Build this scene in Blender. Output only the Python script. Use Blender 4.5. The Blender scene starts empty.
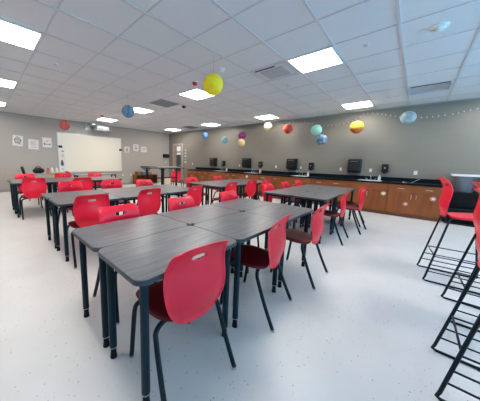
import bpy, bmesh, math, random
from mathutils import Vector, Matrix
random.seed(4)
PI = math.pi
col = bpy.context.scene.collection
H = 2.853            # ceiling height
YB = 7.87            # back wall (sinks)
XL = -10.8           # whiteboard wall
XR, YF = 4.2, -5.2   # right wall, front wall
YC = 7.27            # cabinet fronts
TL = 0.6602; GX, GY = -2.9464, 2.0268   # ceiling tile module and origin

# ------------------------------------------------------------------ materials
def mat(name, color, rough=0.5, metal=0.0, spec=0.5, emit=None, estr=0.0, noise=None, bump=None, coat=0.0):
    m = bpy.data.materials.new(name); m.use_nodes = True
    nt = m.node_tree; b = nt.nodes['Principled BSDF']
    b.inputs['Base Color'].default_value = (*color, 1)
    b.inputs['Roughness'].default_value = rough
    b.inputs['Metallic'].default_value = metal
    b.inputs['Specular IOR Level'].default_value = spec
    if coat: b.inputs['Coat Weight'].default_value = coat; b.inputs['Coat Roughness'].default_value = 0.12
    if emit:
        b.inputs['Emission Color'].default_value = (*emit, 1); b.inputs['Emission Strength'].default_value = estr
    if noise or bump:
        tc = nt.nodes.new('ShaderNodeTexCoord'); mp = nt.nodes.new('ShaderNodeMapping')
        nt.links.new(tc.outputs['Object'], mp.inputs['Vector'])
    if noise:
        color2, scale, stretch, lo, hi = noise
        mp.inputs['Scale'].default_value = stretch
        n = nt.nodes.new('ShaderNodeTexNoise'); n.inputs['Scale'].default_value = scale; n.inputs['Detail'].default_value = 4
        r = nt.nodes.new('ShaderNodeValToRGB')
        r.color_ramp.elements[0].position = lo; r.color_ramp.elements[0].color = (*color, 1)
        r.color_ramp.elements[1].position = hi; r.color_ramp.elements[1].color = (*color2, 1)
        nt.links.new(mp.outputs['Vector'], n.inputs['Vector']); nt.links.new(n.outputs['Fac'], r.inputs['Fac'])
        nt.links.new(r.outputs['Color'], b.inputs['Base Color'])
    if bump:
        n2 = nt.nodes.new('ShaderNodeTexNoise'); n2.inputs['Scale'].default_value = bump[0]
        bp = nt.nodes.new('ShaderNodeBump'); bp.inputs['Strength'].default_value = bump[1]; bp.inputs['Distance'].default_value = 0.01
        nt.links.new(mp.outputs['Vector'], n2.inputs['Vector'])
        nt.links.new(n2.outputs['Fac'], bp.inputs['Height']); nt.links.new(bp.outputs['Normal'], b.inputs['Normal'])
    return m

def block_wall_mat(name, c1, c2, axis):
    """painted concrete block: faint courses"""
    m = bpy.data.materials.new(name); m.use_nodes = True; nt = m.node_tree; b = nt.nodes['Principled BSDF']
    tc = nt.nodes.new('ShaderNodeTexCoord'); sp = nt.nodes.new('ShaderNodeSeparateXYZ'); cb = nt.nodes.new('ShaderNodeCombineXYZ')
    nt.links.new(tc.outputs['Object'], sp.inputs[0])
    nt.links.new(sp.outputs[axis], cb.inputs[0]); nt.links.new(sp.outputs[2], cb.inputs[1])
    br = nt.nodes.new('ShaderNodeTexBrick'); br.inputs['Scale'].default_value = 1
    br.inputs['Brick Width'].default_value = 0.406; br.inputs['Row Height'].default_value = 0.203
    br.inputs['Mortar Size'].default_value = 0.006; br.inputs['Mortar Smooth'].default_value = 0.6
    br.inputs['Color1'].default_value = (*c1, 1); br.inputs['Color2'].default_value = (*c1, 1)
    br.inputs['Mortar'].default_value = (*c2, 1)
    nt.links.new(cb.outputs[0], br.inputs['Vector']); nt.links.new(br.outputs['Color'], b.inputs['Base Color'])
    bp = nt.nodes.new('ShaderNodeBump'); bp.inputs['Strength'].default_value = 0.2; bp.inputs['Distance'].default_value = 0.003
    bp.invert = True
    nt.links.new(br.outputs['Fac'], bp.inputs['Height']); nt.links.new(bp.outputs['Normal'], b.inputs['Normal'])
    b.inputs['Roughness'].default_value = 0.42
    return m

def floor_mat():
    m = bpy.data.materials.new('speckled_floor'); m.use_nodes = True; nt = m.node_tree; b = nt.nodes['Principled BSDF']
    tc = nt.nodes.new('ShaderNodeTexCoord')
    v = nt.nodes.new('ShaderNodeTexVoronoi'); v.inputs['Scale'].default_value = 42
    nt.links.new(tc.outputs['Object'], v.inputs['Vector'])
    # only some of the cells carry a chip
    wn = nt.nodes.new('ShaderNodeSeparateColor'); nt.links.new(v.outputs['Color'], wn.inputs[0])
    lt = nt.nodes.new('ShaderNodeMath'); lt.operation = 'LESS_THAN'
    ml = nt.nodes.new('ShaderNodeMath'); ml.operation = 'MULTIPLY'; ml.inputs[1].default_value = 0.30
    nt.links.new(wn.outputs[0], ml.inputs[0])
    sub = nt.nodes.new('ShaderNodeMath'); sub.operation = 'SUBTRACT'; sub.inputs[1].default_value = 0.10
    nt.links.new(ml.outputs[0], sub.inputs[0])
    nt.links.new(v.outputs['Distance'], lt.inputs[0]); nt.links.new(sub.outputs[0], lt.inputs[1])
    n = nt.nodes.new('ShaderNodeTexNoise'); n.inputs['Scale'].default_value = 2.2; n.inputs['Detail'].default_value = 6
    nt.links.new(tc.outputs['Object'], n.inputs['Vector'])
    r = nt.nodes.new('ShaderNodeValToRGB')
    r.color_ramp.elements[0].position = .3; r.color_ramp.elements[0].color = (.66, .645, .63, 1)
    r.color_ramp.elements[1].position = .7; r.color_ramp.elements[1].color = (.72, .71, .70, 1)
    nt.links.new(n.outputs['Fac'], r.inputs['Fac'])
    mx = nt.nodes.new('ShaderNodeMix'); mx.data_type = 'RGBA'
    nt.links.new(lt.outputs[0], mx.inputs[0]); nt.links.new(r.outputs['Color'], mx.inputs[6]); mx.inputs[7].default_value = (.34, .33, .33, 1)
    nt.links.new(mx.outputs[2], b.inputs['Base Color'])
    b.inputs['Roughness'].default_value = 0.36; b.inputs['Specular IOR Level'].default_value = 0.5
    return m

M = {}
M['floor'] = floor_mat()
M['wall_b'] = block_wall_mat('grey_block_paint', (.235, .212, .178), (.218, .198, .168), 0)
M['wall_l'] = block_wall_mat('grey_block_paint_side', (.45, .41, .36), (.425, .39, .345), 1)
M['wall_plain'] = mat('pale_wall_paint', (.55, .56, .57), .6)
M['ceil'] = mat('ceiling_tile', (.76, .76, .775), .9, noise=((.70, .70, .715), 260, (1, 1, 1), .35, .65))
M['tee'] = mat('ceiling_tee_white', (.60, .60, .62), .5)
M['lamp'] = mat('light_diffuser', (1, 1, 1), .5, emit=(1, .945, .88), estr=15)
M['lampframe'] = mat('light_frame', (.8, .8, .8), .5)
M['top'] = mat('grey_woodgrain_laminate', (.105, .108, .118), .33, noise=((.185, .190, .205), 4.0, (9, .8, 1), .33, .7))
M['edge'] = mat('table_edge_band', (.035, .050, .065), .45)
M['leg'] = mat('slate_steel', (.004, .022, .034), .45, spec=.2)
M['glide'] = mat('black_glide', (.005, .006, .008), .5, spec=.2)
M['nickel'] = mat('glide_grey', (.45, .45, .45), .4)
M['red'] = mat('red_plastic', (.88, .004, .036), .40, spec=.42, coat=.18)
M['seat'] = mat('shaded_red_seat', (.17, .007, .014), .48, spec=.35)  # darker than the shell: shade under the tables put into the seat colour
M['frame'] = mat('black_blue_tube', (.003, .010, .018), .42, spec=.25)
M['wood'] = mat('cherry_wood', (.33, .098, .028), .5, spec=.3, noise=((.24, .066, .018), 3.5, (3, 3, .35), .35, .7))
M['woodx'] = mat('cherry_wood_front', (.36, .108, .032), .5, spec=.3, noise=((.27, .075, .022), 4, (.5, 3, 3.5), .35, .7))
M['toe'] = mat('toe_kick', (.20, .07, .03), .6)
M['black'] = mat('black_resin', (.004, .008, .011), .55, spec=.12)
M['blackp'] = mat('black_plastic', (.009, .009, .010), .4, spec=.35)
M['smoke'] = mat('smoked_plastic', (.012, .012, .013), .3, spec=.35)
M['chrome'] = mat('chrome', (.75, .75, .76), .18, metal=1)
M['steel'] = mat('brushed_steel', (.62, .63, .65), .3, metal=.9)
M['sink'] = mat('sink_white', (.75, .76, .78), .3)
M['white'] = mat('white_plastic', (.80, .80, .78), .4)
M['paper'] = mat('paper', (.80, .79, .77), .7)
M['board'] = mat('whiteboard', (.93, .86, .72), .25)
M['alu'] = mat('aluminium', (.55, .55, .54), .35, metal=.7)
M['grey'] = mat('grey_metal', (.33, .33, .34), .5)
M['vent'] = mat('vent_grey', (.36, .36, .37), .6)
M['dark'] = mat('dark_gap', (.02, .02, .02), .8)
M['pinkink'] = mat('pink_ink', (.62, .22, .20), .7)
M['greyink'] = mat('grey_ink', (.12, .12, .12), .7)
M['orangeink'] = mat('orange_ink', (.75, .32, .05), .7)
M['redink'] = mat('red_ink', (.65, .03, .05), .7)
M['yellow'] = mat('yellow_card', (.80, .62, .08), .6)
M['cream'] = mat('cream_plastic', (.80, .72, .50), .5)
M['brown'] = mat('brown_card', (.30, .17, .08), .7)
M['blue'] = mat('blue_plastic', (.08, .22, .45), .5)
M['pinkst'] = mat('pink_sticker', (.72, .25, .25), .6)
M['creamst'] = mat('cream_sticker', (.75, .55, .36), .6)
M['tallt'] = mat('grey_tall_top', (.30, .31, .32), .3)
M['glass'] = mat('door_glass', (.05, .06, .065), .08)
M['doorf'] = mat('door_frame', (.45, .44, .42), .5)
M['doorw'] = mat('door_wood', (.36, .26, .20), .5)
M['bulb'] = mat('clear_bulb', (.55, .58, .6), .15)
M['wire'] = mat('string', (.12, .12, .12), .6)
M['clearbin'] = mat('grey_bin_plastic', (.20, .21, .23), .3)
M['alarm'] = mat('alarm_red', (.60, .02, .03), .4)

def lantern_mat(name, c1, c2, mode='noise', scale=3.0):
    m = bpy.data.materials.new(name); m.use_nodes = True; nt = m.node_tree; b = nt.nodes['Principled BSDF']
    tc = nt.nodes.new('ShaderNodeTexCoord'); r = nt.nodes.new('ShaderNodeValToRGB')
    r.color_ramp.elements[0].color = (*c1, 1); r.color_ramp.elements[1].color = (*c2, 1)
    if mode == 'noise':
        n = nt.nodes.new('ShaderNodeTexNoise'); n.inputs['Scale'].default_value = scale; n.inputs['Detail'].default_value = 3
        nt.links.new(tc.outputs['Generated'], n.inputs['Vector']); nt.links.new(n.outputs['Fac'], r.inputs['Fac'])
        r.color_ramp.elements[0].position = .45; r.color_ramp.elements[1].position = .62
    elif mode == 'split':
        n = nt.nodes.new('ShaderNodeSeparateXYZ'); nt.links.new(tc.outputs['Generated'], n.inputs[0])
        nt.links.new(n.outputs[2], r.inputs['Fac']); r.color_ramp.elements[0].position = .32; r.color_ramp.elements[1].position = .58
    else:
        n = nt.nodes.new('ShaderNodeTexWave'); n.inputs['Scale'].default_value = scale; n.bands_direction = 'Z'
        n.inputs['Distortion'].default_value = 2.5
        nt.links.new(tc.outputs['Generated'], n.inputs['Vector']); nt.links.new(n.outputs['Fac'], r.inputs['Fac'])
    nt.links.new(r.outputs['Color'], b.inputs['Base Color'])
    b.inputs['Roughness'].default_value = .7
    return m

# ------------------------------------------------------------------ mesh helpers
def box(bm, x0, x1, y0, y1, z0, z1, bev=0.0):
    r = bmesh.ops.create_cube(bm, size=1.0)
    vs = r['verts']
    bmesh.ops.transform(bm, matrix=Matrix.Translation(((x0+x1)/2, (y0+y1)/2, (z0+z1)/2)) @ Matrix.Diagonal((x1-x0, y1-y0, z1-z0, 1)), verts=vs)
    if bev:
        es = list({e for v in vs for e in v.link_edges})
        bmesh.ops.bevel(bm, geom=es, offset=bev, segments=2, profile=.5, affect='EDGES')
def boxes(*bs, bev=0.0):
    bm = bmesh.new()
    for b in bs: box(bm, *b, bev=bev)
    return bm
def cyl(bm, c, r, h, seg=16, r2=None, axis='Z'):
    """cylinder from c (base centre) along axis"""
    m = {'Z': Matrix.Identity(4), 'X': Matrix.Rotation(PI/2, 4, 'Y'), 'Y': Matrix.Rotation(-PI/2, 4, 'X')}[axis]
    bmesh.ops.create_cone(bm, cap_ends=True, segments=seg, radius1=r, radius2=r if r2 is None else r2, depth=h,
                          matrix=Matrix.Translation(c) @ m @ Matrix.Translation((0, 0, h/2)))
def lathe(bm, prof, c=(0, 0, 0), seg=20):
    rings = []
    for r, z in prof:
        rings.append([bm.verts.new((c[0]+r*math.cos(2*PI*i/seg), c[1]+r*math.sin(2*PI*i/seg), c[2]+z)) for i in range(seg)])
    for a, b in zip(rings, rings[1:]):
        for i in range(seg): bm.faces.new((a[i], a[(i+1) % seg], b[(i+1) % seg], b[i]))
    bm.faces.new(rings[0][::-1]); bm.faces.new(rings[-1])
def smooth_path(pts, n=5):
    pts = [Vector(p) for p in pts]; P = [pts[0]] + pts + [pts[-1]]; out = []
    for i in range(1, len(P)-2):
        a, b, c, d = P[i-1:i+3]
        for k in range(n):
            t = k/n
            out.append(.5*((2*b)+(c-a)*t+(2*a-5*b+4*c-d)*t*t+(3*b-a-3*c+d)*t**3))
    out.append(pts[-1]); return out
def tube(bm, pts, r, seg=8, r2=None):
    pts = [Vector(p) for p in pts]; rings = []; prev = None
    for i, p in enumerate(pts):
        t = (pts[min(i+1, len(pts)-1)]-pts[max(i-1, 0)]).normalized()
        n = prev if prev is not None else (Vector((0, 0, 1)) if abs(t.z) < .9 else Vector((1, 0, 0)))
        n = (n-t*n.dot(t)).normalized(); prev = n; b = t.cross(n)
        rr = r if r2 is None else r+(r2-r)*i/(len(pts)-1)
        rings.append([bm.verts.new(p+(n*math.cos(2*PI*k/seg)+b*math.sin(2*PI*k/seg))*rr) for k in range(seg)])
    for a, b in zip(rings, rings[1:]):
        for k in range(seg): bm.faces.new((a[k], a[(k+1) % seg], b[(k+1) % seg], b[k]))
    bm.faces.new(rings[0][::-1]); bm.faces.new(rings[-1])
def rounded_poly(x0, x1, y0, y1, r, n=5):
    out = []
    for cx, cy, a0 in ((x1-r, y1-r, 0), (x0+r, y1-r, 90), (x0+r, y0+r, 180), (x1-r, y0+r, 270)):
        for i in range(n+1):
            a = math.radians(a0+90*i/n); out.append((cx+r*math.cos(a), cy+r*math.sin(a)))
    return out
def prism(bm, poly, z0, z1):
    a = [bm.verts.new((x, y, z0)) for x, y in poly]; b = [bm.verts.new((x, y, z1)) for x, y in poly]; n = len(poly)
    bm.faces.new(a[::-1]); bm.faces.new(b)
    for i in range(n): bm.faces.new((a[i], a[(i+1) % n], b[(i+1) % n], b[i]))
def obj(name, bm, m, parent=None, smooth=False, angle=None):
    bmesh.ops.recalc_face_normals(bm, faces=bm.faces)
    me = bpy.data.meshes.new(name); bm.to_mesh(me); bm.free()
    me.materials.append(M[m] if isinstance(m, str) else m)
    if smooth:
        for p in me.polygons: p.use_smooth = True
        if angle:
            me.set_sharp_from_angle(angle=math.radians(angle))
    o = bpy.data.objects.new(name, me); col.objects.link(o)
    if parent: o.parent = parent
    return o
def tag(o, label=None, cat=None, group=None, kind=None):
    if label: o['label'] = label
    if cat: o['category'] = cat
    if group: o['group'] = group
    if kind: o['kind'] = kind
    return o
def thing(name, label, cat, loc=(0, 0, 0), rz=0, group=None):
    o = bpy.data.objects.new(name, None); col.objects.link(o); o.location = loc; o.rotation_euler = (0, 0, rz)
    o.empty_display_size = .1
    return tag(o, label, cat, group)
def struct(name, bm, m, parent=None):
    o = obj(name, bm, m, parent)
    if not parent: o['kind'] = 'structure'
    return o
def copy_tree(o, parent=None):
    c = o.copy(); col.objects.link(c); c.parent = parent
    for ch in list(o.children): copy_tree(ch, c)
    return c

# ------------------------------------------------------------------ room shell
struct('floor', boxes((XL-.1, XR+.1, YF-.1, YB+.1, -.1, 0)), 'floor')
struct('ceiling', boxes((XL-.1, XR+.1, YF-.1, YB+.1, H, H+.1)), 'ceil')
struct('wall_back', boxes((XL-.1, XR+.1, YB, YB+.1, 0, H)), 'wall_b')
struct('wall_left', boxes((XL-.1, XL, YF, YB, 0, H)), 'wall_l')
struct('wall_front', boxes((XL-.1, XR+.1, YF-.1, YF, 0, H)), 'wall_plain')
# right wall with a wide window opening (outside the frame: the daylight of the room)
WY0, WY1, WZ0, WZ1 = -.4, 5.8, .9, 2.5
struct('wall_right', boxes((XR, XR+.1, YF, WY0, 0, H), (XR, XR+.1, WY1, YB, 0, H), (XR, XR+.1, WY0, WY1, 0, WZ0), (XR, XR+.1, WY0, WY1, WZ1, H)), 'wall_plain')
struct('window_1', boxes(*[(XR+.02, XR+.07, WY0+i*(WY1-WY0)/5-.03, WY0+i*(WY1-WY0)/5+.03, WZ0, WZ1) for i in range(1, 5)],
       (XR+.02, XR+.07, WY0, WY1, WZ0, WZ0+.05), (XR+.02, XR+.07, WY0, WY1, WZ1-.05, WZ1)), 'alu')
struct('baseboard_left', boxes((XL, XL+.012, YF, YB, 0, .10)), 'grey')
# ceiling suspension grid: wide tees along y, thin tees along x
bm = bmesh.new()
for i in range(-11, 11):
    x = GX+i*TL
    if XL < x < XR: box(bm, x-.013, x+.013, YF, YB, H-.009, H+.001)
struct('trim_1', bm, 'tee')
bm = bmesh.new()
for j in range(-10, 9):
    y = GY+j*TL
    if YF < y < YB: box(bm, XL, XR, y-.008, y+.008, H-.005, H+.001)
struct('trim_2', bm, 'tee')
struct('trim_3', boxes((XL, XR, YB-.02, YB, H-.022, H)), 'grey')
struct('trim_4', boxes((XL, XL+.02, YF, YB, H-.022, H)), 'grey')

# ceiling lights
def cellxy(i, j): return GX+(i+.5)*TL, GY+(j+.5)*TL
L_VIS = {(-2, -3): 'square ceiling light panel, largest one at the upper left edge',
 (-6, -3): 'square ceiling light at the left edge, middle one of the three there',
 (-10, -3): 'smallest ceiling light at the left edge nearest the whiteboard wall',
 (-2, 2): 'ceiling light panel right behind the yellow paper lantern',
 (-6, 2): 'ceiling light panel beside the blue grey paper lantern',
 (-10, 2): 'ceiling light panel above the whiteboard near the projector',
 (-10, 7): 'small far ceiling light over the corner beside the door',
 (-6, 7): 'ceiling light in the back row above the bright blue lantern',
 (-2, 7): 'ceiling light in the back row above the small cream lantern',
 (2, 7): 'ceiling light in the back row, rightmost, above the orange lantern',
 (2, 2): 'large bright ceiling light panel beside the square air diffuser'}
L_OFF = [(2, -3), (6, 2), (6, 7), (-2, -8), (-6, -8)]
lp = thing('ceiling_light', '', 'ceiling light', (0, 0, 0), 0, 'recessed square ceiling lights')
h = TL/2-.014
obj('light_frame', boxes((-h, h, -h, -h+.022, -.016, 0), (-h, h, h-.022, h, -.016, 0), (-h, -h+.022, -h+.022, h-.022, -.016, 0), (h-.022, h, -h+.022, h-.022, -.016, 0)), 'lampframe', lp)
obj('diffuser', boxes((-h+.022, h-.022, -h+.022, h-.022, -.011, -.001)), 'lamp', lp)
first = True
for (i, j), lab in list(L_VIS.items())+[(k, None) for k in L_OFF]:
    x, y = cellxy(i, j)
    if x > XR-.3 or y < YF+.3: continue
    o = lp if first else copy_tree(lp); first = False
    o.location = (x, y, H-.001)
    o['label'] = lab or 'square ceiling light panel outside the view above the camera'

# air vents
x, y = cellxy(1, 2); t = thing('air_diffuser', 'square white ceiling air diffuser with a dark slot beside the bright light', 'vent', (x, y, H), 0)
obj('diffuser_frame', boxes((-.3, .3, -.3, -.27, -.012, 0), (-.3, .3, .27, .3, -.012, 0), (-.3, -.27, -.27, .27, -.012, 0), (.27, .3, -.27, .27, -.012, 0)), 'tee', t)
obj('face_panel', boxes((-.2, .2, -.17, .2, -.02, -.006), bev=.004), mat('diffuser_panel', (.45, .45, .47), .5), t)
obj('slot', boxes((-.26, .10, -.245, -.215, -.007, -.0)), 'dark', t)
x, y = cellxy(-4, 2); t = thing('return_grille', 'dark grey return air grille in the ceiling beside the blue grey lantern', 'vent', (x, y, H), 0, 'grey return grilles')
bm = bmesh.new(); box(bm, -.31, .31, -.31, .31, -.004, 0); obj('backing', bm, 'vent', t)
bm = bmesh.new()
for k in range(15): box(bm, -.30, .30, -.29+k*.04, -.28+k*.04, -.012, -.004)
obj('louvre', bm, 'vent', t)
o = copy_tree(t); x, y = cellxy(-8, 7); o.location = (x, y, H); o['label'] = 'thin dark grey return air grille in the ceiling near the far corner'
x, y = cellxy(4, 6); t = thing('slot_diffuser', 'long white slot air diffuser in the ceiling at the right above the grey lantern', 'vent', (x, y, H), 0)
obj('housing', boxes((-.31, .31, -.28, -.262, -.006, 0), (-.31, .31, .20, .22, -.05, 0), (-.31, -.28, -.262, .20, -.05, 0), (.27, .31, -.262, .20, -.05, 0)), 'tee', t)
obj('slot', boxes((-.28, .27, -.262, -.19, -.004, -.0)), mat('slot_blue_grey', (.02, .04, .06), .8), t)
obj('blade', boxes((-.28, .27, -.19, .20, -.010, -.0)), mat('slot_blade', (.50, .48, .50), .5), t)
# ceiling fittings
def dome(name, label, cat, x, y, r, hh, m, m2=None, group=None):
    t = thing(name, label, cat, (x, y, H), 0, group)
    bm = bmesh.new(); lathe(bm, [(r*1.15, 0), (r*1.15, -hh*.3), (r, -hh*.35)], seg=20); obj('base', bm, m, t, True, 40)
    bm = bmesh.new(); lathe(bm, [(r*.85, -hh*.3), (r*.8, -hh*.7), (r*.5, -hh*.95), (r*.1, -hh)], seg=20); obj('cap', bm, m2 or m, t, True, 40)
x, y = GX+4.49*TL, GY+2.51*TL
dome('smoke_detector', 'round white smoke detector on the ceiling at the upper right', 'smoke detector', x, y, .07, .05, 'white')
dome('smoke_detector', 'round grey detector on the ceiling just above the yellow lantern', 'smoke detector', GX+.54*TL, GY+1.43*TL, .06, .05, 'white')
dome('dome_camera', 'black dome security camera under the ceiling beyond the yellow lantern', 'camera', GX-3.05*TL, GY+3.19*TL, .075, .09, 'white', 'smoke')
for i, j, lab in ((3.47, 2.43, 'small white sprinkler head right of the brightest ceiling light'), (3.51, 6.96, 'small white sprinkler head near the long slot diffuser'),
                  (1.35, 3.63, 'small white sprinkler head beyond the square air diffuser'), (-2.48, -1.52, 'small sprinkler head near the large left light panel')):
    dome('sprinkler_head', lab, 'sprinkler', GX+i*TL, GY+j*TL, .035, .022, 'white', 'steel', 'ceiling sprinkler heads')
for i, j, lab in ((-.67, 1.63, 'red alarm strobe under the ceiling just left of the yellow lantern'), (-8.29, 1.76, 'red alarm strobe under the ceiling above the projector')):
    t = thing('fire_alarm', lab, 'fire alarm', (GX+i*TL, GY+j*TL, H), 0, 'red ceiling alarms')
    bm = bmesh.new(); lathe(bm, [(.06, 0), (.06, -.012)], seg=16); obj('base', bm, 'white', t)
    bm = bmesh.new(); lathe(bm, [(.055, -.012), (.045, -.05), (.02, -.07)], seg=16); obj('strobe', bm, 'alarm', t, True, 40)

# ------------------------------------------------------------------ tables
TZ = .74
def make_table(w, l):
    t = thing('classroom_table', '', 'table')
    bm = bmesh.new(); prism(bm, rounded_poly(-w/2+.002, w/2-.002, -l/2+.002, l/2-.002, .055, 6), TZ-.004, TZ); top = obj('tabletop', bm, 'top', t)
    bm = bmesh.new(); prism(bm, rounded_poly(-w/2, w/2, -l/2, l/2, .055, 6), TZ-.028, TZ-.004); obj('edge_band', bm, 'edge', t, True, 40)
    a, b = w/2-.075, l/2-.075
    obj('apron', boxes((-a, a, -b-.012, -b+.012, TZ-.062, TZ-.028), (-a, a, b-.012, b+.012, TZ-.062, TZ-.028), (-a-.012, -a+.012, -b, b, TZ-.062, TZ-.028), (a-.012, a+.012, -b, b, TZ-.062, TZ-.028)), 'glide', t)
    a, b = w/2-.058, l/2-.062
    for sx in (-1, 1):
        for sy in (-1, 1):
            bm = bmesh.new(); cyl(bm, (sx*a, sy*b, .075), .0225, TZ-.028-.075, 16)
            lg = obj('leg', bm, 'leg', t, True, 40)
            bm = bmesh.new(); cyl(bm, (sx*a, sy*b, .03), .018, .046, 14); cyl(bm, (sx*a, sy*b, .0), .022, .03, 14, .019)
            obj('glide', bm, 'glide', lg, True, 40)
            bm = bmesh.new(); cyl(bm, (sx*a, sy*b, .072), .0232, .005, 16); obj('ring', bm, 'nickel', lg, True, 40)
    return t
# clusters: x edges (front column, back column), y start, pitch, rows
clusters = [
 ('near', (-.842, -1.368, -1.896), .442, .782, 3),
 ('mid', (-2.998, -3.565, -4.122), .600, .782, 3),
 ('far', (-5.98, -6.54, -7.10), .420, .782, 3),
 ('right', (-.950, -1.50, -2.05), 3.660, .782, 3),
 ('middle_back', (-3.06, -3.61, -4.16), 3.600, .782, 3)]
where = {'near': 'the nearest table group', 'mid': 'the left middle table group', 'far': 'the far left table group',
         'right': 'the right table group', 'middle_back': 'the back middle table group'}
spot = {0: 'the left end', 1: 'the middle', 2: 'the right end'}
protos = {}
for cn, xs, y0, py, rows in clusters:
    for c in range(2):
        w = xs[c]-xs[c+1]; key = (round(w, 3))
        for r in range(rows):
            if key not in protos: o = protos[key] = make_table(w-.004, py-.004)
            else: o = copy_tree(protos[key])
            o.location = ((xs[c]+xs[c+1])/2, y0+(r+.5)*py, 0)
            if cn == 'near' and r == 0 and c == 0: lab = 'grey woodgrain table closest to the camera, a red chair tucked at its right side'
            else: lab = 'grey woodgrain table, %s row, at %s of %s' % (('front', 'rear')[c], spot[r], where[cn])
            tag(o, lab, 'table', 'classroom tables of ' + where[cn])
# black ganging clips where four tables meet
for i, (x, y) in enumerate(((-1.368, 1.224), (-1.368, 2.006))):
    t = thing('table_clip', ('small black clip joining the tables, nearer the camera', 'small black clip joining the tables, farther from the camera')[i], 'clip', (x, y, TZ), 0, 'black table clips')
    obj('plate', boxes((-.016, .016, -.035, .035, 0, .004), bev=.001), 'blackp', t)
    bm = bmesh.new(); cyl(bm, (0, -.022, .004), .009, .003, 12); cyl(bm, (0, .022, .004), .009, .003, 12); obj('button', bm, 'blackp', t)

# ------------------------------------------------------------------ chairs
def shell_back(z_off=0.0, name='backrest', parent=None):
    #      z    y      halfwidth  bow
    rows = [(.420, -.168, .060, .002), (.424, -.167, .092, .005), (.444, -.158, .130, .012), (.474, -.168, .158, .022), (.510, -.184, .184, .031), (.556, -.192, .202, .038), (.610, -.188, .211, .040),
            (.660, -.178, .213, .037), (.705, -.168, .211, .030), (.740, -.163, .206, .022), (.768, -.163, .202, .014), (.796, -.169, .197, .004), (.820, -.180, .189, -.006), (.843, -.195, .176, -.018), (.855, -.204, .160, -.026)]
    us = [-1, -.90, -.76, -.6, -.42, -.23, 0, .23, .42, .6, .76, .90, 1]
    bm = bmesh.new(); G = []
    for k, (z, y, w, c) in enumerate(rows):
        G.append([bm.verts.new((u*w, y+c*u*u-(.018 if abs(u) == 1 else 0)*(0 if k < 2 else .6 if k == 2 else 1 if k < 12 else .3), z+z_off-(.012*abs(u)**6 if k == len(rows)-1 else 0)+(.006*u*u if k > 11 else 0))) for u in us])
    for a in range(len(rows)-1):
        for b in range(len(us)-1):
            if rows[a][0] == .768 and 5 <= b <= 6: continue      # the hand slot
            bm.faces.new((G[a][b], G[a][b+1], G[a+1][b+1], G[a+1][b]))
    o = obj(name, bm, 'red', parent, True)
    return finish(o, .009)
def shell_seat(z_off=0.0, parent=None):
    rows = [(.278, .420, .155), (.273, .438, .178), (.246, .450, .196), (.175, .456, .208), (.10, .453, .213), (.03, .447, .210), (-.03, .441, .196), (-.08, .439, .170), (-.112, .444, .130), (-.130, .458, .100)]
    us = [-1, -.9, -.7, -.4, 0, .4, .7, .9, 1]
    bm = bmesh.new(); G = []
    for k, (y, z, w) in enumerate(rows):
        G.append([bm.verts.new((u*w, y, z+z_off+(.010*u*u if 2 < k < 8 else 0)-(.022 if abs(u) == 1 else 0))) for u in us])
    for a in range(len(rows)-1):
        for b in range(len(us)-1): bm.faces.new((G[a][b], G[a][b+1], G[a+1][b+1], G[a+1][b]))
    o = obj('seat', bm, 'seat', parent, True)
    return finish(o, .009)
def finish(o, th):
    s = o.modifiers.new('s', 'SOLIDIFY'); s.thickness = th; s.offset = 0
    d = o.modifiers.new('d', 'SUBSURF'); d.levels = 1; d.render_levels = 1
    dg = bpy.context.evaluated_depsgraph_get(); dg.update()
    me = bpy.data.meshes.new_from_object(o.evaluated_get(dg)); o.modifiers.clear(); o.data = me
    for p in me.polygons: p.use_smooth = True
    return o
def make_chair():
    t = thing('classroom_chair', '', 'chair')
    shell_back(0, 'backrest', t); shell_seat(0, t)
    for s in (-1, 1):
        bm = bmesh.new(); tube(bm, smooth_path([(s*.10, .135, .425), (s*.165, .165, .424), (s*.208, .185, .400), (s*.220, .198, .34), (s*.225, .215, .2), (s*.230, .240, .012)]), .0145, 10)
        l1 = obj('leg', bm, 'frame', t, True)
        bm = bmesh.new(); tube(bm, smooth_path([(s*.08, -.060, .420), (s*.155, -.064, .416), (s*.212, -.082, .392), (s*.222, -.102, .34), (s*.230, -.165, .18), (s*.238, -.242, .012)]), .0145, 10)
        l2 = obj('leg', bm, 'frame', t, True)
        for lg, x, y in ((l1, s*.230, .240), (l2, s*.2385, -.243)):
            bm = bmesh.new(); cyl(bm, (x, y, 0), .015, .014, 12, .0155); obj('glide', bm, 'nickel', lg, True, 40)
    bm = bmesh.new(); tube(bm, [(-.10, -.050, .418), (-.10, .135, .425)], .010, 8); tube(bm, [(.10, -.050, .418), (.10, .135, .425)], .010, 8)
    tube(bm, [(-.10, .135, .424), (.10, .135, .424)], .010, 8); tube(bm, [(-.10, -.06, .416), (.10, -.06, .416)], .010, 8)
    obj('seat_frame', bm, 'frame', t, True)
    return t
chair0 = make_chair()
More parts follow.
